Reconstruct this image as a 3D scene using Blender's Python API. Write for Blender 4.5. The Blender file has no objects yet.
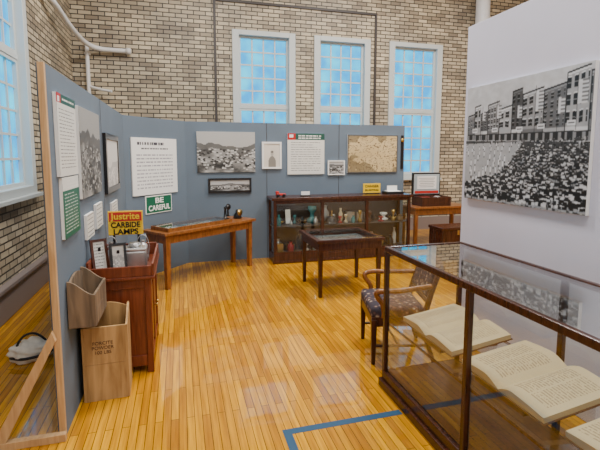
import bpy, bmesh, math, random
import numpy as np
from mathutils import Vector, Matrix
random.seed(7); rng=np.random.default_rng(11)
SC=bpy.context.scene; COL=SC.collection
# ---------------------------------------------------------------- materials
def nm(name):
    m=bpy.data.materials.new(name); m.use_nodes=True
    nt=m.node_tree; b=nt.nodes['Principled BSDF']; return m,nt,b
def mat(name,c,rough=.5,metal=0,var=.0,scale=8,bump=0,emit=None,es=0):
    m,nt,b=nm(name)
    b.inputs['Roughness'].default_value=rough; b.inputs['Metallic'].default_value=metal
    b.inputs['Base Color'].default_value=(*c,1)
    if var>0 or bump>0:
        tc=nt.nodes.new('ShaderNodeTexCoord'); n=nt.nodes.new('ShaderNodeTexNoise')
        n.inputs['Scale'].default_value=scale; n.inputs['Detail'].default_value=5
        nt.links.new(tc.outputs['Object'],n.inputs['Vector'])
        if var>0:
            r=nt.nodes.new('ShaderNodeValToRGB')
            r.color_ramp.elements[0].position=.3; r.color_ramp.elements[1].position=.7
            r.color_ramp.elements[0].color=(*[x*(1-var) for x in c],1)
            r.color_ramp.elements[1].color=(*[min(1,x*(1+var)) for x in c],1)
            nt.links.new(n.outputs['Fac'],r.inputs['Fac']); nt.links.new(r.outputs['Color'],b.inputs['Base Color'])
        if bump>0:
            bp=nt.nodes.new('ShaderNodeBump'); bp.inputs['Strength'].default_value=bump; bp.inputs['Distance'].default_value=.01
            nt.links.new(n.outputs['Fac'],bp.inputs['Height']); nt.links.new(bp.outputs['Normal'],b.inputs['Normal'])
    return m
def wood(name,c1,c2,rough=.35,stretch=(14,14,1.2)):
    m,nt,b=nm(name); b.inputs['Roughness'].default_value=rough
    tc=nt.nodes.new('ShaderNodeTexCoord'); mp=nt.nodes.new('ShaderNodeMapping'); mp.inputs['Scale'].default_value=stretch
    n=nt.nodes.new('ShaderNodeTexNoise'); n.inputs['Scale'].default_value=3; n.inputs['Detail'].default_value=8; n.inputs['Distortion'].default_value=.6
    r=nt.nodes.new('ShaderNodeValToRGB'); r.color_ramp.elements[0].position=.32; r.color_ramp.elements[1].position=.68
    r.color_ramp.elements[0].color=(*c1,1); r.color_ramp.elements[1].color=(*c2,1)
    nt.links.new(tc.outputs['Object'],mp.inputs['Vector']); nt.links.new(mp.outputs[0],n.inputs['Vector'])
    nt.links.new(n.outputs['Fac'],r.inputs['Fac']); nt.links.new(r.outputs['Color'],b.inputs['Base Color'])
    return m
def world_vec(nt,a,b_):
    g=nt.nodes.new('ShaderNodeNewGeometry'); s=nt.nodes.new('ShaderNodeSeparateXYZ'); c=nt.nodes.new('ShaderNodeCombineXYZ')
    nt.links.new(g.outputs['Position'],s.inputs[0]); nt.links.new(s.outputs[a],c.inputs[0]); nt.links.new(s.outputs[b_],c.inputs[1])
    return c
def brickmat(name,ax):
    m,nt,b=nm(name); b.inputs['Roughness'].default_value=.5
    c=world_vec(nt,ax,'Z'); br=nt.nodes.new('ShaderNodeTexBrick')
    br.inputs['Scale'].default_value=1; br.inputs['Brick Width'].default_value=.235; br.inputs['Row Height'].default_value=.082
    br.inputs['Mortar Size'].default_value=.010; br.inputs['Mortar Smooth'].default_value=.2; br.inputs['Bias'].default_value=-.1
    br.inputs['Color1'].default_value=(.62,.535,.39,1); br.inputs['Color2'].default_value=(.24,.195,.14,1); br.inputs['Mortar'].default_value=(.035,.03,.027,1)
    nt.links.new(c.outputs[0],br.inputs['Vector'])
    n=nt.nodes.new('ShaderNodeTexNoise'); n.inputs['Scale'].default_value=1.3; n.inputs['Detail'].default_value=6; nt.links.new(c.outputs[0],n.inputs['Vector'])
    r=nt.nodes.new('ShaderNodeValToRGB'); r.color_ramp.elements[0].position=.3; r.color_ramp.elements[1].position=.65
    r.color_ramp.elements[0].color=(.66,.66,.68,1); r.color_ramp.elements[1].color=(1.1,1.08,1.02,1)
    nt.links.new(n.outputs['Fac'],r.inputs['Fac'])
    mx=nt.nodes.new('ShaderNodeMix'); mx.data_type='RGBA'; mx.blend_type='MULTIPLY'; mx.inputs[0].default_value=1
    nt.links.new(br.outputs['Color'],mx.inputs[6]); nt.links.new(r.outputs['Color'],mx.inputs[7]); nt.links.new(mx.outputs[2],b.inputs['Base Color'])
    bp=nt.nodes.new('ShaderNodeBump'); bp.inputs['Strength'].default_value=.5; bp.inputs['Distance'].default_value=.006; bp.invert=True
    nt.links.new(br.outputs['Fac'],bp.inputs['Height']); nt.links.new(bp.outputs['Normal'],b.inputs['Normal'])
    return m
def floormat():
    m,nt,b=nm('maple_floor'); b.inputs['Roughness'].default_value=.35; b.inputs['Specular IOR Level'].default_value=.15
    b.inputs['Specular Tint'].default_value=(1,.8,.4,1)
    b.inputs['Coat Weight'].default_value=1; b.inputs['Coat Roughness'].default_value=.05; b.inputs['Coat IOR'].default_value=1.55
    c=world_vec(nt,'Y','X'); br=nt.nodes.new('ShaderNodeTexBrick'); br.offset=.37
    br.inputs['Scale'].default_value=1; br.inputs['Brick Width'].default_value=1.1; br.inputs['Row Height'].default_value=.052
    br.inputs['Mortar Size'].default_value=.0022; br.inputs['Mortar Smooth'].default_value=.1; br.inputs['Bias'].default_value=-.1
    br.inputs['Color1'].default_value=(.74,.355,.0,1); br.inputs['Color2'].default_value=(.43,.165,.0,1); br.inputs['Mortar'].default_value=(.06,.02,.0,1)
    nt.links.new(c.outputs[0],br.inputs['Vector'])
    mp=nt.nodes.new('ShaderNodeMapping'); mp.inputs['Scale'].default_value=(1.2,22,1); n=nt.nodes.new('ShaderNodeTexNoise'); n.inputs['Scale'].default_value=2; n.inputs['Detail'].default_value=6
    nt.links.new(c.outputs[0],mp.inputs['Vector']); nt.links.new(mp.outputs[0],n.inputs['Vector'])
    r=nt.nodes.new('ShaderNodeValToRGB'); r.color_ramp.elements[0].position=.3; r.color_ramp.elements[1].position=.7
    r.color_ramp.elements[0].color=(.66,.58,.5,1); r.color_ramp.elements[1].color=(1.12,1.12,1.1,1)
    nt.links.new(n.outputs['Fac'],r.inputs['Fac'])
    mx=nt.nodes.new('ShaderNodeMix'); mx.data_type='RGBA'; mx.blend_type='MULTIPLY'; mx.inputs[0].default_value=1
    nt.links.new(br.outputs['Color'],mx.inputs[6]); nt.links.new(r.outputs['Color'],mx.inputs[7]); nt.links.new(mx.outputs[2],b.inputs['Base Color'])
    n2=nt.nodes.new('ShaderNodeTexNoise'); n2.inputs['Scale'].default_value=3; nt.links.new(c.outputs[0],n2.inputs['Vector'])
    bp=nt.nodes.new('ShaderNodeBump'); bp.inputs['Strength'].default_value=.12; bp.inputs['Distance'].default_value=.01
    nt.links.new(n2.outputs['Fac'],bp.inputs['Height']); nt.links.new(bp.outputs['Normal'],b.inputs['Normal']); nt.links.new(bp.outputs['Normal'],b.inputs['Coat Normal'])
    return m
def glassmat(name='display_glass',tint=(.95,.98,.97),k=.85,base=.05):
    m=bpy.data.materials.new(name); m.use_nodes=True; nt=m.node_tree
    for n in list(nt.nodes): nt.nodes.remove(n)
    o=nt.nodes.new('ShaderNodeOutputMaterial'); mx=nt.nodes.new('ShaderNodeMixShader')
    t=nt.nodes.new('ShaderNodeBsdfTransparent'); t.inputs[0].default_value=(*tint,1)
    g=nt.nodes.new('ShaderNodeBsdfGlossy'); g.inputs['Roughness'].default_value=.01
    lw=nt.nodes.new('ShaderNodeLayerWeight'); lw.inputs[0].default_value=.5
    p=nt.nodes.new('ShaderNodeMath'); p.operation='POWER'; p.inputs[1].default_value=2.6
    q=nt.nodes.new('ShaderNodeMath'); q.operation='MULTIPLY_ADD'; q.inputs[1].default_value=k; q.inputs[2].default_value=base
    nt.links.new(lw.outputs['Facing'],p.inputs[0]); nt.links.new(p.outputs[0],q.inputs[0]); nt.links.new(q.outputs[0],mx.inputs[0])
    nt.links.new(t.outputs[0],mx.inputs[1]); nt.links.new(g.outputs[0],mx.inputs[2]); nt.links.new(mx.outputs[0],o.inputs[0])
    return m
def panemat():
    m,nt,b=nm('frosted_daylight_glass'); b.inputs['Roughness'].default_value=.5
    b.inputs['Base Color'].default_value=(.01,.03,.05,1); b.inputs['Specular IOR Level'].default_value=.1
    tc=nt.nodes.new('ShaderNodeTexCoord'); n=nt.nodes.new('ShaderNodeTexNoise'); n.inputs['Scale'].default_value=2.2; n.inputs['Detail'].default_value=2
    nt.links.new(tc.outputs['Object'],n.inputs['Vector'])
    r=nt.nodes.new('ShaderNodeValToRGB'); r.color_ramp.elements[0].position=.35; r.color_ramp.elements[1].position=.65
    r.color_ramp.elements[0].color=(.0,.34,.80,1); r.color_ramp.elements[1].color=(.02,.68,1,1)
    nt.links.new(n.outputs['Fac'],r.inputs['Fac']); nt.links.new(r.outputs['Color'],b.inputs['Emission Color'])
    b.inputs['Emission Strength'].default_value=1.95
    return m
def canvasmat(name,rough=.45):
    m,nt,b=nm(name); b.inputs['Roughness'].default_value=rough
    a=nt.nodes.new('ShaderNodeAttribute'); a.attribute_name='Col'; nt.links.new(a.outputs['Color'],b.inputs['Base Color']); return m
def pagemat():
    m,nt,b=nm('printed_pages'); b.inputs['Roughness'].default_value=.8
    tc=nt.nodes.new('ShaderNodeTexCoord'); s=nt.nodes.new('ShaderNodeSeparateXYZ'); nt.links.new(tc.outputs['Object'],s.inputs[0])
    def mth(op,a,b_=None):
        n=nt.nodes.new('ShaderNodeMath'); n.operation=op
        for i,v in enumerate((a,b_)):
            if v is None: continue
            if isinstance(v,(int,float)): n.inputs[i].default_value=v
            else: nt.links.new(v,n.inputs[i])
        return n.outputs[0]
    fr=mth('FRACT',mth('MULTIPLY',s.outputs['Y'],55)); line=mth('LESS_THAN',fr,.44)
    ax=mth('ABSOLUTE',s.outputs['X']); inx=mth('MULTIPLY',mth('GREATER_THAN',ax,.04),mth('LESS_THAN',ax,.26))
    inx=mth('MULTIPLY',inx,mth('GREATER_THAN',mth('ABSOLUTE',mth('SUBTRACT',ax,.15)),.006))
    iny=mth('LESS_THAN',mth('ABSOLUTE',s.outputs['Y']),.17)
    mp=nt.nodes.new('ShaderNodeMapping'); mp.inputs['Scale'].default_value=(75,55,1); nt.links.new(tc.outputs['Object'],mp.inputs[0])
    n=nt.nodes.new('ShaderNodeTexNoise'); n.inputs['Scale'].default_value=1; nt.links.new(mp.outputs[0],n.inputs['Vector'])
    w=mth('GREATER_THAN',n.outputs['Fac'],.44)
    f=mth('MULTIPLY',mth('MULTIPLY',mth('MULTIPLY',line,inx),mth('MULTIPLY',iny,w)),.65)
    mx=nt.nodes.new('ShaderNodeMix'); mx.data_type='RGBA'; nt.links.new(f,mx.inputs[0])
    mx.inputs[6].default_value=(.58,.46,.28,1); mx.inputs[7].default_value=(.18,.12,.07,1); nt.links.new(mx.outputs[2],b.inputs['Base Color']); return m
M=dict(
 brickX=brickmat('tan_brick_back','X'), brickY=brickmat('tan_brick_side','Y'), floor=floormat(),
 ceil=mat('ceiling_paint',(.75,.74,.72),.8), white=mat('white_paint',(.72,.74,.78),.45,var=.05),
 panel=mat('slate_panel_paint',(.115,.155,.205),.75,var=.06,scale=2),
 rpanel=mat('lavender_white_paint',(.63,.62,.74),.6,var=.03,scale=2),
 pine=wood('raw_pine',(.45,.26,.11),(.62,.40,.20),.6), frame=mat('window_frame_paint',(.56,.60,.60),.45),
 glass=glassmat(), pane=panemat(), canvas=canvasmat('printed_surface'), gloss=canvasmat('printed_gloss',.3), page=pagemat(),
 oak=wood('table_oak',(.15,.048,.010),(.31,.115,.028),.3,(10,10,3)), dark=wood('dark_walnut',(.03,.009,.005),(.08,.024,.011),.3),
 case=wood('case_mahogany',(.028,.008,.004),(.070,.022,.010),.25), red=wood('red_stained_wood',(.10,.018,.006),(.21,.047,.016),.35),
 crate=wood('crate_tan_wood',(.27,.15,.05),(.52,.32,.13),.65,(7,7,.8)), crate2=wood('crate_grey_wood',(.08,.055,.035),(.22,.15,.09),.7,(7,7,.8)),
 black=mat('black_enamel',(.010,.010,.012),.3), steel=mat('tinned_steel',(.6,.61,.62),.32,.85,var=.15), brass=mat('aged_brass',(.5,.33,.1),.35,.9),
 paper=mat('aged_paper',(.62,.52,.36),.8,var=.06,scale=14), paperW=mat('white_card',(.8,.8,.78),.7), cover=mat('ledger_cover',(.08,.035,.018),.6),
 yellow=mat('sign_yellow',(.80,.52,.01),.45), redp=mat('sign_red',(.48,.02,.015),.45), green=mat('sign_green',(.008,.12,.065),.4), whitep=mat('sign_white',(.85,.85,.82),.4),
 tape=mat('blue_tape',(.008,.06,.13),.5), pipe=mat('painted_pipe',(.75,.75,.75),.4), base=mat('baseboard_paint',(.22,.18,.17),.5),
 cloth=mat('cream_cloth',(.82,.79,.72),.9,var=.12,scale=20,bump=.3), clothd=mat('dark_cloth',(.03,.03,.035),.9),
 case_in=mat('case_lining',(.035,.025,.02),.6), felt=mat('pale_lining',(.36,.42,.45),.8), felt_d=mat('dark_shelf',(.07,.06,.055),.5), conduit=mat('dark_conduit',(.04,.032,.03),.5),
 redleather=mat('red_leather',(.3,.02,.02),.5), greyc=mat('grey_metal',(.25,.26,.27),.4,.5), tealgls=mat('teal_glass_item',(.05,.2,.22),.2),
)
def upholstery():
    m,nt,b=nm('floral_upholstery'); b.inputs['Roughness'].default_value=.9
    tc=nt.nodes.new('ShaderNodeTexCoord'); v=nt.nodes.new('ShaderNodeTexVoronoi'); v.inputs['Scale'].default_value=22
    r=nt.nodes.new('ShaderNodeValToRGB'); e=r.color_ramp.elements; e[0].position=.15; e[0].color=(.36,.30,.22,1); e[1].position=.5; e[1].color=(.035,.025,.035,1)
    x=e.new(.3); x.color=(.14,.07,.06,1)
    nt.links.new(tc.outputs['Object'],v.inputs['Vector']); nt.links.new(v.outputs['Distance'],r.inputs['Fac']); nt.links.new(r.outputs['Color'],b.inputs['Base Color']); return m
M['uph']=upholstery()
# ---------------------------------------------------------------- mesh helpers
def group(name,loc=(0,0,0),rz=0):
    e=bpy.data.objects.new(name,None); e.empty_display_size=.1; e.location=loc; e.rotation_euler=(0,0,math.radians(rz)); COL.objects.link(e); return e
def finish(name,bm,m,parent=None,loc=(0,0,0),rot=(0,0,0),smooth=False):
    bmesh.ops.recalc_face_normals(bm,faces=bm.faces)
    me=bpy.data.meshes.new(name); bm.to_mesh(me); bm.free()
    if smooth:
        for p in me.polygons: p.use_smooth=True
    if m is not None: me.materials.append(m)
    o=bpy.data.objects.new(name,me); COL.objects.link(o); o.location=loc; o.rotation_euler=rot
    if parent: o.parent=parent
    return o
def bevel(o,w,seg=2):
    md=o.modifiers.new('bev','BEVEL'); md.width=w; md.segments=seg; md.limit_method='ANGLE'; return o
def addbox(bm,a,b):
    vs=[bm.verts.new((x,y,z)) for x in (a[0],b[0]) for y in (a[1],b[1]) for z in (a[2],b[2])]
    for f in ((0,1,3,2),(4,6,7,5),(0,4,5,1),(2,3,7,6),(0,2,6,4),(1,5,7,3)): bm.faces.new([vs[i] for i in f])
def boxes(name,lst,m,parent=None,bv=0,loc=(0,0,0),rot=(0,0,0)):
    bm=bmesh.new()
    for a,b in lst: addbox(bm,a,b)
    o=finish(name,bm,m,parent,loc,rot)
    if bv: bevel(o,bv)
    return o
def cbox(name,c,s,m,parent=None,bv=.003,rot=(0,0,0)):
    return boxes(name,[((-s[0]/2,-s[1]/2,-s[2]/2),(s[0]/2,s[1]/2,s[2]/2))],m,parent,bv,c,rot)
def lathe(name,prof,m,parent=None,loc=(0,0,0),rot=(0,0,0),seg=24):
    bm=bmesh.new(); rings=[]
    for r,z in prof:
        rings.append([bm.verts.new((max(r,.0004)*math.cos(2*math.pi*i/seg),max(r,.0004)*math.sin(2*math.pi*i/seg),z)) for i in range(seg)])
    for a,b in zip(rings,rings[1:]):
        for i in range(seg): bm.faces.new((a[i],a[(i+1)%seg],b[(i+1)%seg],b[i]))
    bm.faces.new(rings[0][::-1]); bm.faces.new(rings[-1])
    o=finish(name,bm,m,parent,loc,rot,True)
    return o
def tube(name,pts,r,m,parent=None,smooth=True,taper=None):
    cu=bpy.data.curves.new(name,'CURVE'); cu.dimensions='3D'; cu.bevel_depth=r; cu.bevel_resolution=4; cu.use_fill_caps=True
    sp=cu.splines.new('NURBS' if smooth else 'POLY'); sp.points.add(len(pts)-1)
    for i,p in enumerate(pts):
        sp.points[i].co=(*p,1)
        if taper: sp.points[i].radius=taper[i]
    if smooth: sp.use_endpoint_u=True; sp.order_u=3
    cu.materials.append(m); o=bpy.data.objects.new(name,cu); COL.objects.link(o)
    if parent: o.parent=parent
    return o
def prism(name,pts,d,m,parent=None,loc=(0,0,0),rot=(0,0,0),bv=0):
    bm=bmesh.new(); a=[bm.verts.new((x,-d/2,z)) for x,z in pts]; b=[bm.verts.new((x,d/2,z)) for x,z in pts]
    bm.faces.new(a); bm.faces.new(b[::-1]); n=len(pts)
    for i in range(n): bm.faces.new((a[i],b[i],b[(i+1)%n],a[(i+1)%n]))
    o=finish(name,bm,m,parent,loc,rot)
    if bv: bevel(o,bv)
    return o
def leg(name,x,y,h,w0,w1,m,parent,z0=0):
    bm=bmesh.new(); vs=[]
    for w,z in ((w1,z0),(w0,z0+h)):
        vs.append([bm.verts.new((x+sx*w/2,y+sy*w/2,z)) for sx,sy in ((-1,-1),(1,-1),(1,1),(-1,1))])
    for i in range(4): bm.faces.new((vs[0][i],vs[0][(i+1)%4],vs[1][(i+1)%4],vs[1][i]))
    bm.faces.new(vs[0][::-1]); bm.faces.new(vs[1])
    return bevel(finish(name,bm,m,parent),.004)
def canvas(name,arr,w,h,parent,loc=(0,0,0),m=None,rot=(0,0,0)):
    H,W=arr.shape[:2]
    if arr.ndim==2: arr=np.repeat(arr[:,:,None],3,2)
    arr=np.clip(arr,0,1)
    xs=np.linspace(-w/2,w/2,W+1); zs=np.linspace(h/2,-h/2,H+1)
    X,Z=np.meshgrid(xs,zs); V=np.stack([X.ravel(),np.zeros(X.size),Z.ravel()],1)
    idx=np.arange((H+1)*(W+1)).reshape(H+1,W+1)
    F=np.stack([idx[1:,:-1],idx[1:,1:],idx[:-1,1:],idx[:-1,:-1]],-1).reshape(-1,4)
    me=bpy.data.meshes.new(name); me.from_pydata(V.tolist(),[],F.tolist())
    ca=me.color_attributes.new('Col','FLOAT_COLOR','CORNER')
    c=np.ones((H*W,4,4),dtype=np.float32); c[:,:,:3]=arr.reshape(-1,1,3)
    ca.data.foreach_set('color',c.ravel()); me.materials.append(m or M['canvas'])
    o=bpy.data.objects.new(name,me); COL.objects.link(o); o.parent=parent; o.location=loc; o.rotation_euler=rot; return o
def text(name,s,size,m,parent,loc,rot=(math.pi/2,0,0),w=None,bold=.0015):
    cu=bpy.data.curves.new(name,'FONT'); cu.body=s; cu.size=size; cu.extrude=.001; cu.align_x='CENTER'; cu.align_y='CENTER'; cu.offset=bold
    cu.materials.append(m); o=bpy.data.objects.new(name,cu); COL.objects.link(o); o.parent=parent; o.location=loc; o.rotation_euler=rot
    if w:
        bpy.context.view_layer.update()
        if o.dimensions.x>0: o.scale.x=w/o.dimensions.x
    return o
# ---------------------------------------------------------------- painted prints (per-face colours on flat boards)
def noise(H,W,n,oct=4):
    out=np.zeros((H,W)); amp=1; tot=0
    for k in range(oct):
        g=rng.random((n+2,n+2)); ys=np.linspace(0,n,H); xs=np.linspace(0,n,W); yi=ys.astype(int); xi=xs.astype(int)
        fy=(ys-yi)[:,None]; fx=(xs-xi)[None]; yi=yi[:,None]; xi=xi[None]
        out+=amp*((g[yi,xi]*(1-fx)+g[yi,xi+1]*fx)*(1-fy)+(g[yi+1,xi]*(1-fx)+g[yi+1,xi+1]*fx)*fy); tot+=amp; amp*=.55; n*=2
    return out/tot
def words(a,x0,x1,y0,y1,step,th,col,dens=.85):
    y=y0
    while y<y1:
        x=x0; end=x1-(rng.random()*.3*(x1-x0) if rng.random()<.25 else 0)
        while x<end:
            l=int(2+rng.random()*6); a[int(y):int(y)+th,int(x):min(int(x+l),int(end))]=col; x+=l+1+int(rng.random()*1.5)
        y+=step
def street():
    H,W=230,300; a=np.full((H,W),.58)-.08*noise(H,W,4)
    x=4; k=0
    tones=[.16,.34,.10,.24,.40,.07,.28,.13,.36,.18]
    jogs=[12,-2,16,4,20,-4,8,14,0,10]; floors=[3,2,3,4,2,3,3,4,3,2]
    while x<W:
        t=x/W; w=int((15+rng.random()*14)*(.8+1.7*t)); x2=min(W,x+w)
        tone=tones[k%10]; jog=jogs[k%10]; nfl=floors[k%10]; period=[8,11,9,7,13][k%5]+int(7*t); wide=[.5,.62,.45,.55,.66][k%5]; k+=1
        for c in range(x,x2):
            tc=c/W; top=int(46-44*tc)+jog; bot=int(108+10*tc)
            a[max(0,top):bot,c]=tone; a[max(0,top):max(0,top)+3,c]=.02; a[max(0,top)+3:max(0,top)+6,c]=min(.7,tone*2.0)
            fh=(bot-20-top-8)/nfl; ph=(c-x)%period
            for f in range(nfl):
                y0=int(top+10+f*fh); y1=int(y0+fh*.66)
                if 2<=ph<2+period*wide and c<x2-2:
                    a[max(0,y0):y1,c]=.012; a[(y0+y1)//2,c]=.3; a[max(0,y0-2):max(0,y0),c]=min(.7,tone*2.2)
            sf=bot-int(18+5*tc); a[sf:bot,c]=.02; a[sf:sf+6,c]=[.6,.15,.38][k%3]
            if (c-x)%17<6: a[sf+8:bot,c]=.25
        a[max(0,int(46-44*x/W)+jog):int(108+10*x/W),x:x+2]=.012
        x=x2
    for fx,fy,h in ((50,52,18),(92,44,24),(146,50,22),(188,30,34),(236,46,26),(272,24,36)):
        a[max(0,fy-10):fy+h+40,fx]=.012; a[fy:fy+h,fx+1:fx+int(h*.55)]=.62
        for q in range(0,h,6): a[fy+q:fy+q+3,fx+1+int(h*.2):fx+int(h*.55)]=.16
    for i in range(5):
        sx=int(20+i*58+rng.random()*10); sy=int(84+rng.random()*8); a[sy:sy+8,sx:sx+16]=.7; a[sy+3:sy+5,sx+2:sx+14]=.05
    yy,xx=np.mgrid[0:H,0:W]; tt=yy>108+10*xx/W; a[tt]=.05
    edge=lambda y:(165-(y-112)*.8); low=lambda x:155+(165-x)*.30
    wob=14*(noise(H,W,8,3)-.5)
    road=(yy>114)&(xx+wob<edge(yy))&(yy+wob<low(xx))
    a[road]=.34+.12*noise(H,W,6)[road]
    for rw in range(9):
        y=118+rw*6+rw*rw*.5; n=9; x0=4+rw*3; x1=edge(y)-6
        for c in range(n):
            if rng.random()<.2: continue
            xi=int(x0+(x1-x0)*c/(n-1)+rng.random()*8-4); yi=int(y+rng.random()*6-3); hh=6+rw
            xi=max(1,xi); a[yi:yi+hh,xi:xi+2+rw//3]=.75; a[yi+hh:yi+hh+3+rw//2,xi:xi+2+rw//3]=.04; a[yi-2:yi,xi:xi+2]=.06
    for y in sorted([110+(rng.random()**.8)*122 for _ in range(2300)]):
        x=rng.random()*W; s=1.6+(y-106)/22
        if x<edge(y)+rng.random()*8-4 and y>114 and y<low(x)-2+rng.random()*6: continue
        d=.010+.05*rng.random(); hd=.22+.18*rng.random()
        if rng.random()<.07: d=.35+.3*rng.random()
        yi=int(y);xi=int(x); sw=max(1,int(s*.8)); bh=int(s*3)
        a[yi:yi+bh,max(0,xi-sw):xi+sw+1]=d
        a[max(0,yi-int(s*.9)):yi,max(0,xi-sw//2):xi+max(1,sw//2+1)]=hd
        a[max(0,yi-int(s*1.5)):max(0,yi-int(s*.8)),max(0,xi-sw//2-1):xi+max(1,sw//2+2)]=.012 if rng.random()<.8 else .6
    p=np.pad(a,1,mode='edge'); a=.4*a+.12*(p[:-2,1:-1]+p[2:,1:-1]+p[1:-1,:-2]+p[1:-1,2:])+.03*(p[:-2,:-2]+p[2:,2:]+p[:-2,2:]+p[2:,:-2])
    a*=(.85+.25*noise(H,W,30,2)); a=np.clip(a,0,.85)
    return np.stack([a*.96,a*.98,a*1.04],-1)
def landscape(H,W,hz=.35,warm=(1,.95,.85)):
    nz=noise(H,W,7,5); a=.02+.62*np.clip((nz-.25)*1.8,0,1)**1.5
    hh=(hz*H+ (noise(1,W,4,3)[0]-.5)*H*.25).astype(int)
    for x in range(W): a[:hh[x],x]=.55-.1*hh[x]/H; a[hh[x]:hh[x]+int(H*.13),x]=.10+.08*nz[hh[x],x]
    for k in range(int(H*W*.035)):
        y=int(H*hz+H*.12+rng.random()*H*.5); x=int(rng.random()*W)
        if y<H-4: a[y:y+2,x:x+3]=.65 if rng.random()<.5 else .03
    return np.stack([a*warm[0],a*warm[1],a*warm[2]],-1)
def mapart(H,W):
    n=noise(H,W,4,5); a=np.stack([.46+.2*n,.33+.2*n,.15+.15*n],-1)
    m2=noise(H,W,3,3)>.52; a[m2]*=.45
    c=np.abs((n*9)%1-.5)<.07; a[c]=(.10,.06,.03)
    a[:2]=a[-2:]=.08; a[:,:2]=.08; a[:,-2:]=.08; return a
def portrait(H,W):
    yy,xx=np.mgrid[0:H,0:W]; a=np.full((H,W),.62)+.1*noise(H,W,3)
    body=((xx-W/2)/(W*.24))**2+((yy-H*.85)/(H*.34))**2<1; a[body]=.22
    hd=((xx-W/2)/(W*.09))**2+((yy-H*.42)/(H*.10))**2<1; a[hd]=.42
    hr=((xx-W/2)/(W*.10))**2+((yy-H*.34)/(H*.05))**2<1; a[hr]=.15
    return np.stack([a,a*.93,a*.82],-1)
def poster(H,W,bg=(.70,.70,.66),header=(.012,.08,.06),red=True,hfrac=.16,cols=1,img=False,ink=(.14,.14,.14)):
    a=np.zeros((H,W,3)); a[:]=bg
    if header is not None:
        a[:int(H*hfrac)]=header; words(a,int(W*.3),int(W*.92),int(H*.05),int(H*(hfrac-.04)),4,2,(.75,.75,.72))
    if red: a[:int(H*hfrac),:int(W*.22)]=(.45,.01,.01); a[int(H*.04):int(H*.1),int(W*.06):int(W*.16)]=.8
    y0=H*(hfrac+.06) if header is not None else H*.08
    words(a,int(W*.1),int(W*.9),y0,H*.93,4,1,ink); return a
def chart(H,W):
    a=np.zeros((H,W,3)); a[:]=(.80,.81,.80)
    words(a,int(W*.12),int(W*.9),int(H*.08),int(H*.1),4,4,(.04,.04,.06)); words(a,int(W*.2),int(W*.8),int(H*.18),int(H*.20),4,2,(.08,.08,.1))
    words(a,int(W*.1),int(W*.9),int(H*.29),int(H*.5),5,2,(.32,.32,.36))
    words(a,int(W*.1),int(W*.9),int(H*.56),int(H*.92),5,2,(.38,.38,.42))
    return a
def wallprint(name,arr,w,h,loc,rz,frame=None,fw=.03,th=.02,m=None):
    g=group(name,loc,rz); 
    boxes('backing_board',[((-w/2,-th,-h/2),(w/2,0,h/2))],M['paperW'] if frame is None else frame,g,.001)
    canvas('print',arr,w if frame is None else w-2*fw,h if frame is None else h-2*fw,g,(0,-th-.0015,0),m)
    if frame is not None:
        boxes('frame',[((-w/2,-th-.012,-h/2),(-w/2+fw,-th,h/2)),((w/2-fw,-th-.012,-h/2),(w/2,-th,h/2)),((-w/2+fw,-th-.012,h/2-fw),(w/2-fw,-th,h/2)),((-w/2+fw,-th-.012,-h/2),(w/2-fw,-th,-h/2+fw))],frame,g)
    return g
# ================================================================ ROOM SHELL
XL,XR,YN,YB,ZC=-1.9,9.0,-3.2,9.2,6.4; T=.3
boxes('floor',[((XL-T,YN-T,-.12),(XR+T,YB+T,0))],M['floor'])
boxes('ceiling',[((XL-T,YN-T,ZC),(XR+T,YB+T,ZC+.12))],M['ceil'])
def wall_holes(name,axis,c0,c1,lo,hi,holes,m):
    lst=[]; cur=lo
    def bx(a,b,z0,z1):
        lst.append(((a,c0,z0),(b,c1,z1)) if axis=='X' else ((c0,a,z0),(c1,b,z1)))
    for (a,b,z0,z1) in holes:
        bx(cur,a,0,ZC); bx(a,b,0,z0); bx(a,b,z1,ZC); cur=b
    bx(cur,hi,0,ZC); return boxes(name,lst,m)
WZ0,WZ1=1.25,4.37
bw=[(1.15,2.42),(2.92,4.17),(4.72,6.02)]
wall_holes('wall_back','X',YB,YB+T,XL-T,XR+T,[(a,b,WZ0,WZ1) for a,b in bw],M['brickX'])
lw=[(-.2,1.15),(2.4,3.75),(5.15,6.5)]
wall_holes('wall_left','Y',XL-T,XL,YN,YB,[(a,b,WZ0+.05,WZ1+.4) for a,b in lw],M['brickY'])
boxes('wall_right',[((XR,YN,0),(XR+T,YB,ZC))],M['brickY'])
boxes('wall_front',[((XL-T,YN-T,0),(XR+T,YN,ZC))],M['white'])
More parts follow.
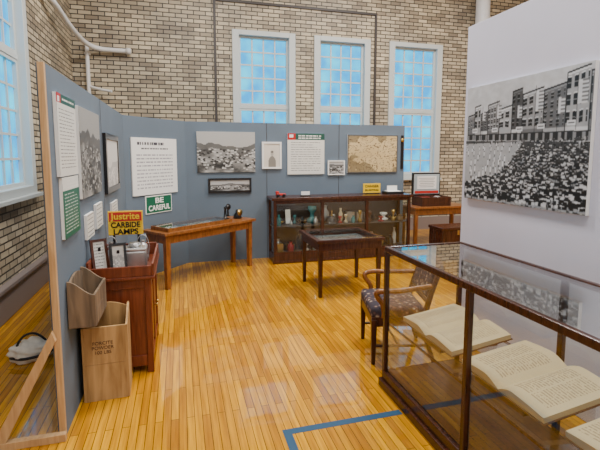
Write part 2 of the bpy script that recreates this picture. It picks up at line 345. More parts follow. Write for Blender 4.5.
def window(name,w,h,loc,rz,cols=4,rows=5):
    g=group(name,loc,rz)
    f=.10
    boxes('casing',[((-w/2-.04,-.04,0),(-w/2+f,.16,h)),((w/2-f,-.04,0),(w/2+.04,.16,h)),((-w/2+f,-.04,h-f),(w/2-f,.16,h+.0)),((-w/2+f,-.04,0),(w/2-f,.16,f))],M['frame'],g,.006)
    boxes('sill',[((-w/2-.08,-.1,-.05),(w/2+.08,-.001,.0))],M['frame'],g,.006)
    iw=w-2*f; ih=h-2*f; s=.045; lst=[]; mid=f+ih*.5
    lst+= [((-iw/2,.05,mid-s*.7),(iw/2,.12,mid+s*.7))]
    for base,top in ((f,mid-s*.7),(mid+s*.7,h-f)):
        lst+=[((-iw/2,.06,base),(-iw/2+s,.11,top)),((iw/2-s,.06,base),(iw/2,.11,top)),((-iw/2+s,.06,base),(iw/2-s,.11,base+s)),((-iw/2+s,.06,top-s),(iw/2-s,.11,top))]
        for i in range(1,cols):
            x=-iw/2+s+(iw-2*s)*i/cols; lst.append(((x-.016,.085,base+s),(x+.016,.108,top-s)))
        for j in range(1,rows):
            z=base+s+(top-base-2*s)*j/rows; lst.append(((-iw/2+s,.0865,z-.016),(iw/2-s,.1065,z+.016)))
    boxes('sash',lst,M['frame'],g)
    boxes('glazing',[((-iw/2,.112,f),(iw/2,.122,h-f))],M['pane'],g)
    boxes('outer_blind',[((-w/2-.0,.17,0),(w/2,.29,h))],M['frame'],g)
k=1
for a,b in bw: window('window_%d'%k,b-a-.002,WZ1-WZ0-.002,((a+b)/2,YB,WZ0+.001),0); k+=1
for a,b in lw: window('window_%d'%k,b-a-.002,WZ1-WZ0+.348,(XL,(a+b)/2,WZ0+.051),90); k+=1
boxes('baseboard_left',[((XL,YN,0),(XL+.05,YB,.34)),((XL,YN,.34),(XL+.09,YB,.39))],M['base'],bv=.008)
boxes('baseboard_back',[((XL+.05,YB-.05,0),(XR,YB,.30))],M['base'])
g=group('trim_2')
z0,z1=2.2,4.95
boxes('window_border',[((.74,YB-.03,z0),(.79,YB,z1)),((.79,YB-.03,z1-.05),(4.36,YB,z1)),((4.31,YB-.03,z0),(4.36,YB,z1-.05))],M['conduit'],g)
lathe('column',[(.19,0),(.19,.25),(.16,.3),(.16,6.1),(.19,6.2),(.19,ZC)],M['white'],None,(6.95,8.95,0))
g=group('sprinkler_pipe')
tube('pipe_main',[(XL+.06,7.3,4.15),(XL+.14,7.4,4.12),(XL+.2,8.2,3.92),(-1.55,9.05,3.78),(-1.0,9.1,3.78),(-.9,9.1,3.78)],.045,M['pipe'],g)
lathe('pipe_cap',[(.06,0),(.06,.07),(.05,.09)],M['pipe'],g,(-.93,9.1,3.78),(0,math.pi/2,0))
tube('pipe_drop',[(-1.62,9.12,3.9),(-1.62,9.12,2.3)],.036,M['pipe'],g,False)
tube('pipe_arm',[(-1.62,9.12,3.1),(-1.4,9.05,3.02),(-1.2,9.0,3.0)],.026,M['pipe'],g)
for z in (3.7,2.9): cbox('pipe_clip',(-1.62,9.148,z),(.1,.1,.03),M['pipe'],g)
# ================================================================ PARTITIONS
PH=2.34
pts=[(-.75,2.92),(-.73,6.37),(.10,7.30),(4.07,7.30)]
g=group('display_partition')
bm=bmesh.new()
th=.05
def off(p,q,t):
    d=Vector((q[0]-p[0],q[1]-p[1])).normalized(); return Vector((-d.y,d.x))*t
out=[]
for i,p in enumerate(pts):
    ns=[]
    if i>0: ns.append(off(pts[i-1],p,1))
    if i<len(pts)-1: ns.append(off(p,pts[i+1],1))
    n=sum(ns,Vector((0,0)))/len(ns); n=n/ (n.length**2); out.append((p[0]+n.x*th,p[1]+n.y*th))
for i in range(3):
    q=[pts[i],pts[i+1],out[i+1],out[i]]
    lo=[bm.verts.new((x,y,0)) for x,y in q]; hi=[bm.verts.new((x,y,PH)) for x,y in q]
    bm.faces.new(lo[::-1]); bm.faces.new(hi)
    for j in range(4): bm.faces.new((lo[j],lo[(j+1)%4],hi[(j+1)%4],hi[j]))
finish('panels',bm,M['panel'],g)
boxes('end_stud',[((-.785,2.885,0),(-.749,2.919,PH))],M['pine'],g,.003)
boxes('joint_strip',[((-.731,4.62,0),(-.729,4.63,PH)),((1.44,7.297,0),(1.448,7.301,PH)),((2.76,7.297,0),(2.768,7.301,PH))],M['conduit'],g)
g=group('partition_brace')
boxes('foot',[((-1.45,2.84,0),(-.74,2.884,.05))],M['pine'],g,.003)
prism('diagonal',[(-1.14,.05),(-1.07,.05),(-.765,.66),(-.785,.72)],.035,M['pine'],g,(0,2.86,0))
g=group('mural_partition')
boxes('panel',[((2.6,-1.2,0),(2.72,3.54,2.97))],M['rpanel'],g,.004)
wallprint('street_parade_photograph',street(),1.26,1.0,(2.598,2.83,1.90),-90,th=.03,m=M['gloss'])
# ================================================================ PRINTS
YP=7.30
def back(name,arr,x0,x1,z0,z1,**k): return wallprint(name,arr,x1-x0,z1-z0,((x0+x1)/2,YP-.001,(z0+z1)/2),0,**k)
back('town_photograph',landscape(60,86,.3,(.8,.8,.78)),.28,1.24,1.51,2.18)
back('portrait_photograph',portrait(40,28),1.36,1.70,1.56,2.02,frame=M['paperW'],fw=.03)
back('history_text_panel',poster(70,66),1.81,2.48,1.46,2.17)
back('group_photograph',landscape(24,34,.25,(.85,.85,.85)),2.55,2.87,1.44,1.70,frame=M['paperW'],fw=.02)
back('mine_map',mapart(70,100),2.92,3.92,1.47,2.16)
back('panorama_photograph',landscape(24,76,.4,(.85,.85,.85)),.45,1.17,1.165,1.41,frame=M['black'],fw=.035)
def left(name,arr,y0,y1,z0,z1,**k):
    ym=(y0+y1)/2; x=-.75+.02*(ym-2.92)/3.45+.001
    return wallprint(name,arr,y1-y0,z1-z0,(x,ym,(z0+z1)/2),90-.33,**k)
left('history_text_panel',poster(90,56,img=False,hfrac=.12),3.03,3.52,1.66,2.19)
left('safety_poster',poster(70,44,bg=(.012,.12,.075),header=(.70,.71,.68),red=False,hfrac=.22,ink=(.6,.65,.6)),3.06,3.50,1.25,1.65)
left('miners_photograph',landscape(70,90,.3,(.6,.6,.58)),3.62,4.45,1.46,2.17)
left('framed_photograph',landscape(50,70,.55,(1,.97,.92))*.6+.35,4.72,5.62,1.40,2.02,frame=M['black'],fw=.06)
left('label_card',poster(24,40,header=None,red=False),3.72,4.0,1.12,1.32)
left('label_card',poster(24,40,header=None,red=False),4.12,4.42,1.14,1.36)
left('label_card',poster(24,40,header=None,red=False),5.0,5.4,1.08,1.28)
K=Vector((-.73,6.37)); D=Vector((.83,.93)).normalized(); ang=math.degrees(math.atan2(D.y,D.x))
def diag(s): p=K+D*s+Vector((D.y,-D.x))*.001; return p
p=diag(.56); wallprint('rules_chart',chart(80,86),.90,.83,(p.x,p.y,1.63),ang)
p=diag(.61); g=group('be_careful_sign',(p.x,p.y,1.06),ang)
cbox('plate',(0,-.006,0),(.54,.012,.27),M['whitep'],g,.004); cbox('field',(0,-.0135,0),(.51,.003,.24),M['green'],g,.001)
text('wording','BE',.11,M['whitep'],g,(0,-.018,.055),w=.17,bold=.003); text('wording_2','CAREFUL',.11,M['whitep'],g,(0,-.018,-.055),w=.44,bold=.003)
# ================================================================ LEFT MUSEUM TABLE
u=Vector((.8,.6)); rz=math.degrees(math.atan2(u.y,u.x))
g=group('oak_museum_table',(-.20,5.86,0),rz)
L,Dp=1.62,.44
boxes('top',[((-.05,-.05,.735),(L+.05,Dp+.04,.775))],M['oak'],g,.006)
boxes('apron',[((.02,.0,.62),(L-.02,.03,.735)),((.02,Dp-.03,.62),(L-.02,Dp,.735)),((.0,.03,.62),(.03,Dp-.03,.735)),((L-.03,.03,.62),(L,Dp-.03,.735))],M['oak'],g,.003)
for i,(x,y) in enumerate(((.03,.03),(L-.03,.03),(.03,Dp-.03),(L-.03,Dp-.03))): leg('leg_%d'%(i+1),x,y,.735,.075,.06,M['oak'],g)
def onT(name,x,y,z=.775,r=0):
    p=Vector((-.20,5.86))+u*x+Vector((-u.y,u.x))*y; return group(name,(p.x,p.y,z),rz+r)
g=onT('tabletop_display_case',.62,.2)
boxes('case_frame',[((-.58,-.2,0),(-.56,.2,.05)),((.56,-.2,0),(.58,.2,.05)),((-.56,-.2,0),(.56,-.18,.05)),((-.56,.18,0),(.56,.2,.05))],M['oak'],g)
boxes('lining',[((-.56,-.18,0),(.56,.18,.008))],M['felt'],g)
boxes('glass_top',[((-.57,-.19,.05),(.57,.19,.054))],M['glass'],g)
for i in range(7): cbox('document_%d'%i,(-.46+i*.152,(-1)**i*.03,.012),(.12,.22,.004),[M['paper'],M['paperW'],M['tealgls'],M['paper']][i%4],g,0)
g=onT('candlestick_telephone',1.28,.25)
lathe('body',[(.07,0),(.072,.015),(.05,.03),(.022,.045),(.018,.17),(.024,.18),(.024,.2)],M['black'],g)
lathe('mouthpiece',[(.012,0),(.02,.03),(.045,.075),(.048,.08)],M['black'],g,(0,0,.2),(math.radians(80),0,0))
lathe('receiver',[(.03,0),(.016,.03),(.014,.1),(.02,.13)],M['black'],g,(.06,0,.05))
g=onT('miners_lamp',1.50,.2)
lathe('body',[(.065,0),(.07,.01),(.06,.05),(.062,.06),(.03,.1),(.03,.13),(.012,.15)],M['black'],g)
lathe('reflector',[(.01,0),(.05,.02),(.055,.03)],M['brass'],g,(0,-.03,.1),(math.radians(90),0,0))
# ================================================================ RED CABINET
g=group('dry_sink_cabinet',(0,0,0))
x0,x1,y0,y1,h=-.725,-.25,3.62,4.42,.80
boxes('body',[((x0,y0+.02,.07),(x1-.02,y1-.02,h))],M['red'],g,.004)
boxes('feet_and_stiles',[((x0,y0,0),(x0+.05,y0+.05,h)),((x1-.05,y0,0),(x1,y0+.05,h)),((x0,y1-.05,0),(x0+.05,y1,h)),((x1-.05,y1-.05,0),(x1,y1,h)),
  ((x0+.05,y0+.005,h-.08),(x1-.05,y0+.03,h)),((x0+.05,y0+.005,.06),(x1-.05,y0+.03,.15)),((x1-.03,y0+.05,.06),(x1-.005,y1-.05,.13)),((x1-.03,y0+.05,h-.07),(x1-.005,y1-.05,h)),((x1-.03,(y0+y1)/2-.025,.13),(x1-.005,(y0+y1)/2+.025,h-.07))],M['red'],g,.004)
for i,yy in enumerate((y0+.21,y1-.21)):
    cbox('door_panel_%d'%i,(x1-.018,yy,.43),(.012,.24,.5),M['red'],g,.005); lathe('knob_%d'%i,[(.006,0),(.006,.015),(.014,.02),(.012,.032)],M['brass'],g,(x1-.005,(y0+y1)/2+(-.05 if i==0 else .05),.46),(0,math.pi/2,0))
boxes('top',[((x0-.005,y0-.03,h),(x1+.03,y1+.03,h+.025))],M['red'],g,.005)
boxes('gallery',[((x1+.005,y0-.02,h+.025),(x1+.025,y1+.02,h+.125)),((x0,y0-.02,h+.025),(x0+.02,y1+.02,h+.16)),((x0+.02,y1,h+.025),(x1+.005,y1+.02,h+.14)),((x0+.02,y0-.02,h+.025),(x1+.005,y0,h+.11))],M['red'],g,.004)
ZT=h+.026
g=group('carbide_lamps_sign',(-.51,4.35,ZT),0)
cbox('plate',(0,0,.33),(.31,.012,.23),M['yellow'],g,.004); cbox('red_band',(0,-.008,.39),(.29,.004,.085),M['redp'],g,.001)
text('name','Justrite',.085,M['yellow'],g,(0,-.013,.392),w=.26,bold=.002); text('caption','CARBIDE',.072,M['black'],g,(0,-.010,.310),w=.26,bold=.002); text('caption_2','LAMPS',.072,M['black'],g,(0,-.010,.245),w=.22,bold=.002)
boxes('stand',[((-.12,.008,0),(-.10,.028,.40)),((.10,.008,0),(.12,.028,.40)),((-.14,-.05,0),(.14,.04,.012))],M['black'],g)
def lantern(name,loc,s=1,m=None):
    g=group(name,loc); m=m or M['steel']
    lathe('tank',[(.06*s,0),(.065*s,.01*s),(.065*s,.05*s),(.04*s,.065*s),(.03*s,.08*s)],m,g)
    lathe('chimney',[(.03*s,.08*s),(.045*s,.11*s),(.045*s,.14*s),(.03*s,.17*s)],M['glass'],g)
    lathe('cap',[(.05*s,.17*s),(.045*s,.185*s),(.02*s,.2*s),(.02*s,.225*s),(.03*s,.23*s)],m,g)
    tube('bail',[(-.06*s,0,.05*s),(-.075*s,0,.15*s),(-.05*s,0,.27*s),(0,0,.3*s),(.05*s,0,.27*s),(.075*s,0,.15*s),(.06*s,0,.05*s)],.003,m,g)
    for a in (-1,1): tube('guard_%d'%a,[(a*.06*s,0,.04*s),(a*.058*s,0,.12*s),(a*.04*s,0,.19*s)],.004,m,g)
    return g
g=group('lunch_tin',(-.40,3.95,ZT))
cbox('body',(0,0,.075),(.2,.15,.15),M['steel'],g,.015); cbox('lid',(0,0,.162),(.21,.16,.024),M['steel'],g,.008)
tube('handle',[(-.06,0,.17),(-.05,0,.205),(.05,0,.205),(.06,0,.17)],.005,M['steel'],g)
lathe('cup_top',[(.04,0),(.045,.03),(.05,.035)],M['steel'],g,(.0,.0,.174))
lantern('lantern',(-.62,4.17,ZT),.8); lantern('lantern',(-.35,4.19,ZT),.8)
g=group('steel_canister',(-.58,3.97,ZT)); lathe('body',[(.05,0),(.052,.01),(.05,.14),(.03,.16),(.028,.19),(.032,.195)],M['steel'],g); tube('handle',[(.05,0,.13),(.085,0,.1),(.05,0,.04)],.005,M['steel'],g)
def easel(name,loc,rz,w,h,arr,fm):
    g=group(name,loc,rz); t=math.radians(-12)
    e=bpy.data.objects.new('leaning_frame',None); COL.objects.link(e); e.parent=g; e.rotation_euler=(t,0,0)
    f=.02
    boxes('frame',[((-w/2,-.01,0),(-w/2+f,.01,h)),((w/2-f,-.01,0),(w/2,.01,h)),((-w/2+f,-.01,0),(w/2-f,.01,f)),((-w/2+f,-.01,h-f),(w/2-f,.01,h)),((-w/2+f,.002,f),(w/2-f,.01,h-f))],fm,e)
    canvas('print',arr,w-2*f,h-2*f,e,(0,-.002,h/2)); prism('strut',[(-.02,0.0),(.02,0.0),(.01,h*.8),(-.01,h*.8)],.005,M['black'],g,(0,h*.35,.0),(math.radians(18),0,0))
    return g
easel('picture_frame',(-.635,3.74,ZT+.001),30,.13,.29,poster(40,26,header=None,red=False)*.8,M['dark'])
easel('picture_frame',(-.50,3.73,ZT+.001),18,.13,.25,landscape(34,24,.4)*.5+.25,M['black'])
# ================================================================ CRATES
def crate(name,loc,rz,w,d,hf,hb,m,txt=True):
    g=group(name,loc,rz); t=.016
    n=9; side=[(0,0),(d,0),(d,hb)]+[(d*(1-i/n), hf+(hb-hf)*(.5+.5*math.cos(math.pi*i/n))) for i in range(1,n+1)]
    for sx in (0,w-t): prism('side',[(x,z) for x,z in side],t,m,g,(sx+t/2,0,0),(0,0,math.pi/2),.002)
    boxes('front_board',[((t,0,.0),(w-t,t,hf*.5-.002)),((t,0,hf*.5),(w-t,t,hf))],m,g,.002)
    # rounded top to the tall back board
    bp=[(t,0),(w-t,0)]+[(t+(w-2*t)*(1-i/12),hb-.03+.04*math.sin(math.pi*i/12)) for i in range(13)]
    prism('back_board',bp,t,m,g,(0,d-t/2,0),bv=.002)
    boxes('bottom',[((t,t,.01),(w-t,d-t,.026))],m,g)
    if txt: 
        text('stencil','FORCITE\nPOWDER\n100 LBS',.035,M['cover'],g,(w*.45,-.001,hf*.72),bold=0); 
    return g
crate('wooden_powder_crate',(-.715,3.27,0),2,.31,.27,.56,.65,M['crate'])
crate('wooden_wall_box',(-.572,3.07,.645),89.67,.42,.17,.22,.32,M['crate2'],False)
# ================================================================ CLOTH BAG
g=group('cloth_bag',(-1.3,4.15,0),20)
bm=bmesh.new(); bmesh.ops.create_icosphere(bm,subdivisions=4,radius=1)
for v in bm.verts:
    n=v.co.copy(); k=1+.10*math.sin(7*n.x+2)*math.cos(6*n.y)+.07*math.sin(13*n.z+5*n.x)
    v.co=Vector((n.x*.17*k,n.y*.12*k,max(-.085,n.z*.11*k)+.085))
    if n.z>.55: v.co.x*=.75; v.co.y*=.55
finish('sack',bm,M['cloth'],g,smooth=True)
tube('strap',[(-.12,0,.12),(-.09,-.03,.24),(.05,-.02,.25),(.12,0,.12)],.010,M['clothd'],g)
tube('band',[(-.165,-.02,.06),(-.1,-.115,.06),(0,-.13,.065),(.1,-.115,.06),(.165,-.02,.06)],.012,M['clothd'],g)
# ================================================================ CENTRE TABLE
g=group('glass_topped_table',(1.64,5.0,0))
W,Dp=.86,.78
for i,(x,y) in enumerate(((.03,.03),(W-.03,.03),(.03,Dp-.03),(W-.03,Dp-.03))): leg('leg_%d'%(i+1),x,y,.64,.058,.042,M['case'],g)
boxes('apron',[((.0,.0,.60),(W,.025,.70)),((0,Dp-.025,.60),(W,Dp,.70)),((0,.025,.60),(.025,Dp-.025,.70)),((W-.025,.025,.60),(W,Dp-.025,.70))],M['case'],g,.003)
boxes('bed',[((.025,.025,.64),(W-.025,Dp-.025,.655))],M['felt'],g)
boxes('top_frame',[((-.03,-.03,.70),(W+.03,.03,.74)),((-.03,Dp-.03,.70),(W+.03,Dp+.03,.74)),((-.03,.03,.70),(.03,Dp-.03,.74)),((W-.03,.03,.70),(W+.03,Dp-.03,.74))],M['case'],g,.005)
boxes('glass_top',[((.02,.02,.732),(W-.02,Dp-.02,.738))],M['glass'],g)
canvas('map_under_glass',mapart(40,50)*.3+.3,.6,.5,g,(W/2,Dp/2,.658),rot=(-math.pi/2,0,0))
# ================================================================ BACK DISPLAY CASE
g=group('glass_display_case',(1.46,6.82,0)); W,Dp,h=2.50,.44,1.10; p=.05
boxes('plinth',[((0,.0,0),(W,Dp,.15)),((-.02,-.02,.0),(W+.02,0,.05))],M['case'],g,.006)
posts=[]
for i in range(4):
    x=i*(W-p)/3
    posts.append(((x,0,.15),(x+p,p,h-.05)))
    if i in (0,3): posts.append(((x,Dp-p,.15),(x+p,Dp,h-.05)))
boxes('posts',posts,M['case'],g,.004)
boxes('rails',[((p,.004,.15),(W-p,.04,.19)),((p,.004,h-.10),(W-p,.04,h-.05))],M['case'],g,.003)
boxes('top',[((-.03,-.03,h-.05),(W+.03,Dp+.02,h))],M['case'],g,.008)
boxes('back_lining',[((p,Dp-.02,.15),(W-p,Dp,h-.05))],M['case_in'],g)
boxes('shelf',[((.01,.05,.60),(W-.01,Dp-.03,.612))],M['felt_d'],g)
boxes('deck',[((p,.04,.15),(W-p,Dp-.02,.165))],M['felt_d'],g)
boxes('front_glass',[((p,.018,.19),(W-p,.022,h-.10))],M['glass'],g)
boxes('side_glass',[((.02,p,.15),(.024,Dp-p,h-.05)),((W-.024,p,.15),(W-.02,Dp-p,h-.05))],M['glass'],g)
for i,x in enumerate((.42,1.25,2.08)):  # added fill lights to brighten the exhibits, no fittings modelled
    l=bpy.data.lights.new('case_fill_%d'%i,'AREA'); l.shape='RECTANGLE'; l.size=.6; l.size_y=.03; l.energy=1.0; l.color=(1,.90,.75)
    o=bpy.data.objects.new('case_fill_%d'%i,l); COL.objects.link(o); o.parent=g; o.location=(x,.07,h-.06); o.rotation_euler=(math.radians(25),0,0)
g=group('mining_artifacts',(1.46,6.82,0)); rr=random.Random(9)
mats=[M['steel'],M['brass'],M['black'],M['paperW'],M['greyc'],M['crate2'],M['redleather'],M['paper'],M['tealgls'],M['brass'],M['steel'],M['dark'],M['black']]
for zb in (.166,.613):
  for yy0,sc_ in ((.30,1.3),(.14,.9)):
    x=.08
    while x<W-.16:
        w=(.05+rr.random()*.09)*sc_; hh=(.09+rr.random()*.16)*sc_; yy=yy0+rr.random()*.03; m=rr.choice(mats); t=rr.random()
        if t<.32: lathe('jar',[(w*.45,0),(w*.5,.01),(w*.5,hh*.6),(w*.25,hh*.8),(w*.25,hh*.95),(w*.32,hh)],m,g,(x+w/2,yy,zb))
        elif t<.6: lathe('lamp_piece',[(w*.5,0),(w*.52,hh*.2),(w*.2,hh*.35),(w*.2,hh*.6),(w*.45,hh*.8),(w*.4,hh)],m,g,(x+w/2,yy,zb))
        elif t<.78: cbox('carton',(x+w/2,yy,zb+hh*.35),(w,.09,hh*.7),m,g,.004,(0,0,rr.random()*.5)); 
        elif t<.86: cbox('card',(x+w/2,yy,zb+hh*.45),(w*1.1,.006,hh*.85),M['paperW'],g,.001,(math.radians(-12),0,0)); cbox('card_foot',(x+w/2,yy+.02,zb+.01),(w*.6,.05,.02),M['paper'],g,.001)
        else: lathe('dish',[(w*.2,0),(w*.3,.01),(w*.6,.05),(w*.62,.055)],m,g,(x+w/2,yy,zb)); lathe('ball',[(.01,0),(w*.3,.02),(w*.35,.06),(w*.2,.1),(.01,.11)],M['black'],g,(x+w/2,yy,zb+.02))
        x+=w+.03+rr.random()*(.05 if yy0>.2 else .14)
lathe('black_helmet',[(.125,0),(.13,.01),(.10,.02),(.095,.07),(.07,.12),(.02,.14)],M['black'],g,(1.05,.16,.613))
zc=1.10
g=group('yellow_warning_sign',(3.34,7.13,zc)); cbox('plate',(0,0,.10),(.34,.012,.17),M['yellow'],g,.003); boxes('legs',[((-.1,.006,0),(-.08,.016,.15)),((.08,.006,0),(.1,.016,.15)),((-.12,-.04,0),(.12,.04,.01))],M['black'],g); text('wording','DANGER',.06,M['black'],g,(0,-.008,.135),w=.26,bold=.001); text('wording_2','BLASTING',.045,M['black'],g,(0,-.008,.065),w=.26,bold=.001)
g=group('document_tray',(3.72,7.05,zc)); cbox('base',(0,0,.02),(.34,.2,.04),M['black'],g,.006); cbox('document',(0,0,.045),(.26,.16,.008),M['paperW'],g,.001,); cbox('stand_card',(.02,.07,.09),(.2,.006,.1),M['paperW'],g,.001)
g=group('red_toy_truck',(1.62,7.0,zc)); cbox('bed',(0,0,.04),(.16,.07,.03),M['redp'],g,.006); cbox('cab',(-.06,0,.07),(.05,.065,.05),M['redp'],g,.008)
for i,(x,y) in enumerate(((-.05,-.035),(.05,-.035),(-.05,.035),(.05,.035))): lathe('wheel_%d'%i,[(.02,-.006),(.025,0),(.02,.006)],M['black'],g,(x,y,.025),(math.pi/2,0,0))
g=group('label_holder',(2.05,7.0,zc)); cbox('base',(0,0,.01),(.16,.07,.02),M['black'],g); cbox('card',(0,.0,.05),(.15,.006,.06),M['paperW'],g,.001)
g=group('long_barometer',(4.02,7.299,1.85)); cbox('board',(0,-.01,0),(.05,.02,.62),M['black'],g,.006); lathe('dial',[(.035,0),(.035,.01),(.03,.015)],M['brass'],g,(0,-.02,.22),(math.pi/2,0,0))
# ================================================================ FAR RIGHT TABLE
g=group('work_table',(4.30,7.25,0)); W,Dp,h=1.25,.6,.80
boxes('top',[((0,0,h-.04),(W,Dp,h))],M['oak'],g,.005)
for i,(x,y) in enumerate(((.06,.06),(W-.06,.06),(.06,Dp-.06),(W-.06,Dp-.06))): leg('leg_%d'%(i+1),x,y,h-.04,.07,.06,M['oak'],g)
boxes('apron',[((.06,.04,h-.16),(W-.06,.07,h-.04)),((.06,Dp-.07,h-.16),(W-.06,Dp-.04,h-.04)),((.04,.07,h-.16),(.07,Dp-.07,h-.04)),((W-.07,.07,h-.16),(W-.04,Dp-.07,h-.04))],M['oak'],g,.003)
g=group('open_instrument_case',(4.82,7.55,h))
boxes('box',[((-.32,-.22,0),(.32,.18,.03)),((-.32,-.22,.03),(-.30,.18,.18)),((.30,-.22,.03),(.32,.18,.18)),((-.30,-.22,.03),(.30,-.20,.18)),((-.30,.16,.03),(.30,.18,.18))],M['dark'],g,.003)
boxes('lid',[((-.32,.16,.18),(.32,.20,.64))],M['black'],g,.004,); boxes('lid_lining',[((-.29,.15,.21),(.29,.162,.61))],M['felt'],g); cbox('label',(-.0,.146,.25),(.54,.004,.05),M['redp'],g,0); cbox('card',(0,.146,.44),(.44,.004,.26),M['paperW'],g,0)
for j in range(6): cbox('print_line_%d'%j,(0,.143,.53-j*.035),(.36-.05*(j%2),.003,.008),M['greyc'],g,0)
boxes('instrument',[((-.26,-.16,.03),(.0,.1,.16))],M['redleather'],g,.01); lathe('drum',[(.08,0),(.08,.12),(.05,.15)],M['steel'],g,(.15,0,.03))
g=group('storage_chest',(4.55,6.45,0)); cbox('body',(0,0,.26),(.62,.4,.52),M['case'],g,.008); cbox('lid',(0,0,.545),(.65,.43,.05),M['case'],g,.01); cbox('hasp',(0,-.205,.48),(.04,.012,.08),M['brass'],g)
# ================================================================ ARMCHAIR (local: faces -Y)
g=group('upholstered_armchair',(1.84,3.45,0),-104)
w,d=.58,.50
for i,x in enumerate((-w/2+.03,w/2-.03)):
    leg('front_leg_%d'%i,x,-d/2+.03,.40,.05,.032,M['dark'],g)
    tube('rear_leg_%d'%i,[(x*.95,d/2+.06,0.01),(x*.95,d/2-.02,.22),(x*.95,d/2-.03,.42),(x*.95,d/2+.02,.62),(x*.95,d/2+.10,.84)],.024,M['dark'],g,taper=[.8,1,1.1,1,.8])
    a=1 if x>0 else -1
    tube('arm_%d'%i,[(x*.95,d/2+.02,.68),(x+a*.02,d/2-.15,.67),(x+a*.05,-.03,.66),(x+a*.05,-d/2+.12,.665),(x+a*.03,-d/2+.04,.65),(x+a*.02,-d/2+.05,.60),(x+a*.01,-d/2+.12,.52),(x,-d/2+.10,.42)],.023,M['oak'],g)
boxes('seat_rail',[((-w/2+.01,-d/2+.01,.34),(w/2-.01,-d/2+.04,.42)),((-w/2+.01,d/2-.05,.34),(w/2-.01,d/2-.02,.42)),((-w/2+.01,-d/2+.04,.34),(-w/2+.04,d/2-.05,.42)),((w/2-.04,-d/2+.04,.34),(w/2-.01,d/2-.05,.42))],M['dark'],g,.004)
c=cbox('seat_cushion',(0,-.01,.455),(w-.02,d-.03,.11),M['uph'],g,.04); c.modifiers['bev'].segments=5
tube('crest_rail',[(-w/2+.03,d/2+.10,.83),(-w/4,d/2+.12,.87),(0,d/2+.125,.885),(w/4,d/2+.12,.87),(w/2-.03,d/2+.10,.83)],.028,M['oak'],g)
tube('lower_rail',[(-w/2+.04,d/2+.0,.54),(w/2-.04,d/2+.0,.54)],.018,M['dark'],g,False)
c=cbox('back_pad',(0,d/2+.045,.70),(w-.14,.05,.28),M['uph'],g,.022,(math.radians(-15),0,0)); c.modifiers['bev'].segments=4
for a in (-1,1): tube('side_stretcher_%d'%a,[(a*(w/2-.035),-d/2+.03,.16),(a*(w/2-.035),d/2-.01,.16)],.012,M['dark'],g,False)
tube('cross_stretcher',[(-w/2+.035,0,.16),(w/2-.035,0,.16)],.012,M['dark'],g,False)
# ================================================================ NEAR GLASS CASE
g=group('museum_glass_case'); x0,x1,y0,y1,h=1.48,2.16,-.02,2.92,1.11; p=.034
ys=[y1-p-i*(y1-y0-p)/3 for i in range(4)]
boxes('base',[((x0-.02,y0,0),(x1+.02,y1+.02,.06)),((x0,y0,.06),(x1,y1,.13))],M['case'],g,.006)
lst=[]
for y in ys:
    lst+=[((x0,y,.13),(x0+p,y+p,h-.04)),((x1-p,y,.13),(x1,y+p,h-.04))]
boxes('posts',lst,M['case'],g,.004)
lst=[((x0,y0,h-.04),(x0+p,y1,h)),((x1-p,y0,h-.04),(x1,y1,h)),((x0+p,y0,h-.04),(x1-p,y0+p,h)),((x0+p,y1-p,h-.04),(x1-p,y1,h))]
boxes('top_rails',lst,M['case'],g,.005)
boxes('deck',[((x0+p,y0+p,.13),(x1-p,y1-p,.14))],M['dark'],g)
boxes('glass_top',[((x0+p-.01,y0+p-.01,h-.012),(x1-p+.01,y1-p+.01,h-.006))],M['glass'],g)
def pl(name,vs):
    bm=bmesh.new(); bm.faces.new([bm.verts.new(v) for v in vs]); return finish(name,bm,M['glass'],g)
for i in range(3):
    a,b=ys[i+1]+p,ys[i]
    pl('front_glass_%d'%i,[(x0+.02,a,.13),(x0+.02,b,.13),(x0+.02,b,h-.04),(x0+.02,a,h-.04)])
    pl('rear_glass_%d'%i,[(x1-.02,a,.13),(x1-.02,b,.13),(x1-.02,b,h-.04),(x1-.02,a,h-.04)])
for y in (y1-.02,y0+.02): pl('end_glass',[(x0+p,y,.13),(x1-p,y,.13),(x1-p,y,h-.04),(x0+p,y,h-.04)])
boxes('shelf_rails',[((x0+.022,y0+p,.508),(x0+.034,y1-p,.52)),((x1-.034,y0+p,.508),(x1-.022,y1-p,.52))],M['case'],g)
pl('shelf_glass',[(x0+.03,y0+p,.521),(x1-.03,y0+p,.521),(x1-.03,y1-p,.521),(x0+.03,y1-p,.521)])
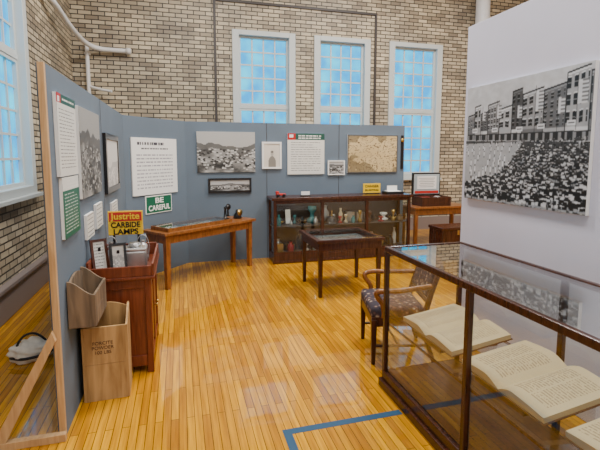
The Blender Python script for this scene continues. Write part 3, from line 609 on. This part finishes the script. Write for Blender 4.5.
def book(name,loc,w=.60,d=.40,tilt=8,rz=-90):
    g=group(name,loc,rz)
    t=math.tan(math.radians(tilt))
    prism('cradle',[(-d/2,0),(d/2,0),(d/2,.03+d*t),(-d/2,.03)],w*.6,M['dark'],g,(0,0,0),(0,0,math.pi/2))
    e=bpy.data.objects.new('ledger',None); COL.objects.link(e); e.parent=g; e.location=(0,0,.032+d*t/2); e.rotation_euler=(math.radians(tilt),0,0)
    boxes('cover',[((-w/2-.008,-d/2-.008,0),(w/2+.008,d/2+.008,.006))],M['cover'],e,.002)
    bm=bmesh.new(); n=28; topv=[];botv=[]
    for i in range(n+1):
        x=-w/2+w*i/n; s=abs(x)/(w/2); z=.012+.045*math.sin(min(1,s*2.6)*math.pi/2)*(1-.5*s**2)
        topv.append([bm.verts.new((x,-d/2,z)),bm.verts.new((x,d/2,z))]); botv.append([bm.verts.new((x,-d/2,.006)),bm.verts.new((x,d/2,.006))])
    for i in range(n):
        bm.faces.new((topv[i][0],topv[i+1][0],topv[i+1][1],topv[i][1])); bm.faces.new((botv[i][0],botv[i][1],botv[i+1][1],botv[i+1][0]))
        bm.faces.new((botv[i][0],botv[i+1][0],topv[i+1][0],topv[i][0])); bm.faces.new((topv[i][1],topv[i+1][1],botv[i+1][1],botv[i][1]))
    for i in (0,n): bm.faces.new((botv[i][0],topv[i][0],topv[i][1],botv[i][1]))
    finish('page_block',bm,M['page'],e,smooth=False)
    return g
book('open_ledger',(1.81,2.50,.522),.60,.44); book('open_ledger',(1.82,1.80,.522),.60,.46); book('open_ledger',(1.82,1.12,.522),.56,.42)
# ================================================================ FLOOR TAPE
boxes('floor_tape',[((.60,2.53,0),(1.45,2.585,.0015)),((.60,.2,0),(.655,2.53,.0015))],M['tape'])
# ================================================================ LIGHTS
def area(name,loc,size,power,col=(1,.96,.90),rot=(0,0,0)):
    l=bpy.data.lights.new(name,'AREA'); l.shape='RECTANGLE'; l.size=size[0]; l.size_y=size[1]; l.energy=power; l.color=col
    o=bpy.data.objects.new(name,l); COL.objects.link(o); o.location=loc; o.rotation_euler=rot; return o
for i,(x,y,pw) in enumerate(((.8,1,185),(4.5,1,130),(.8,5,290),(4.2,5.6,300),(7.3,4,160),(.8,-2,95))):
    area('ceiling_light_%d'%i,(x,y,6.3),(1.2,1.2),pw)
w=bpy.data.worlds.new('world'); SC.world=w; w.use_nodes=True
w.node_tree.nodes['Background'].inputs[0].default_value=(.8,.9,1,1); w.node_tree.nodes['Background'].inputs[1].default_value=.6
# ================================================================ CAMERA
cd=bpy.data.cameras.new('camera'); cam=bpy.data.objects.new('camera',cd); COL.objects.link(cam)
cd.sensor_width=36; cd.lens=25.8; cd.shift_y=-25/600; cd.clip_start=.05
cam.location=(0,0,1.8); cam.rotation_euler=(math.radians(84),0,math.radians(-15.6)); SC.camera=cam
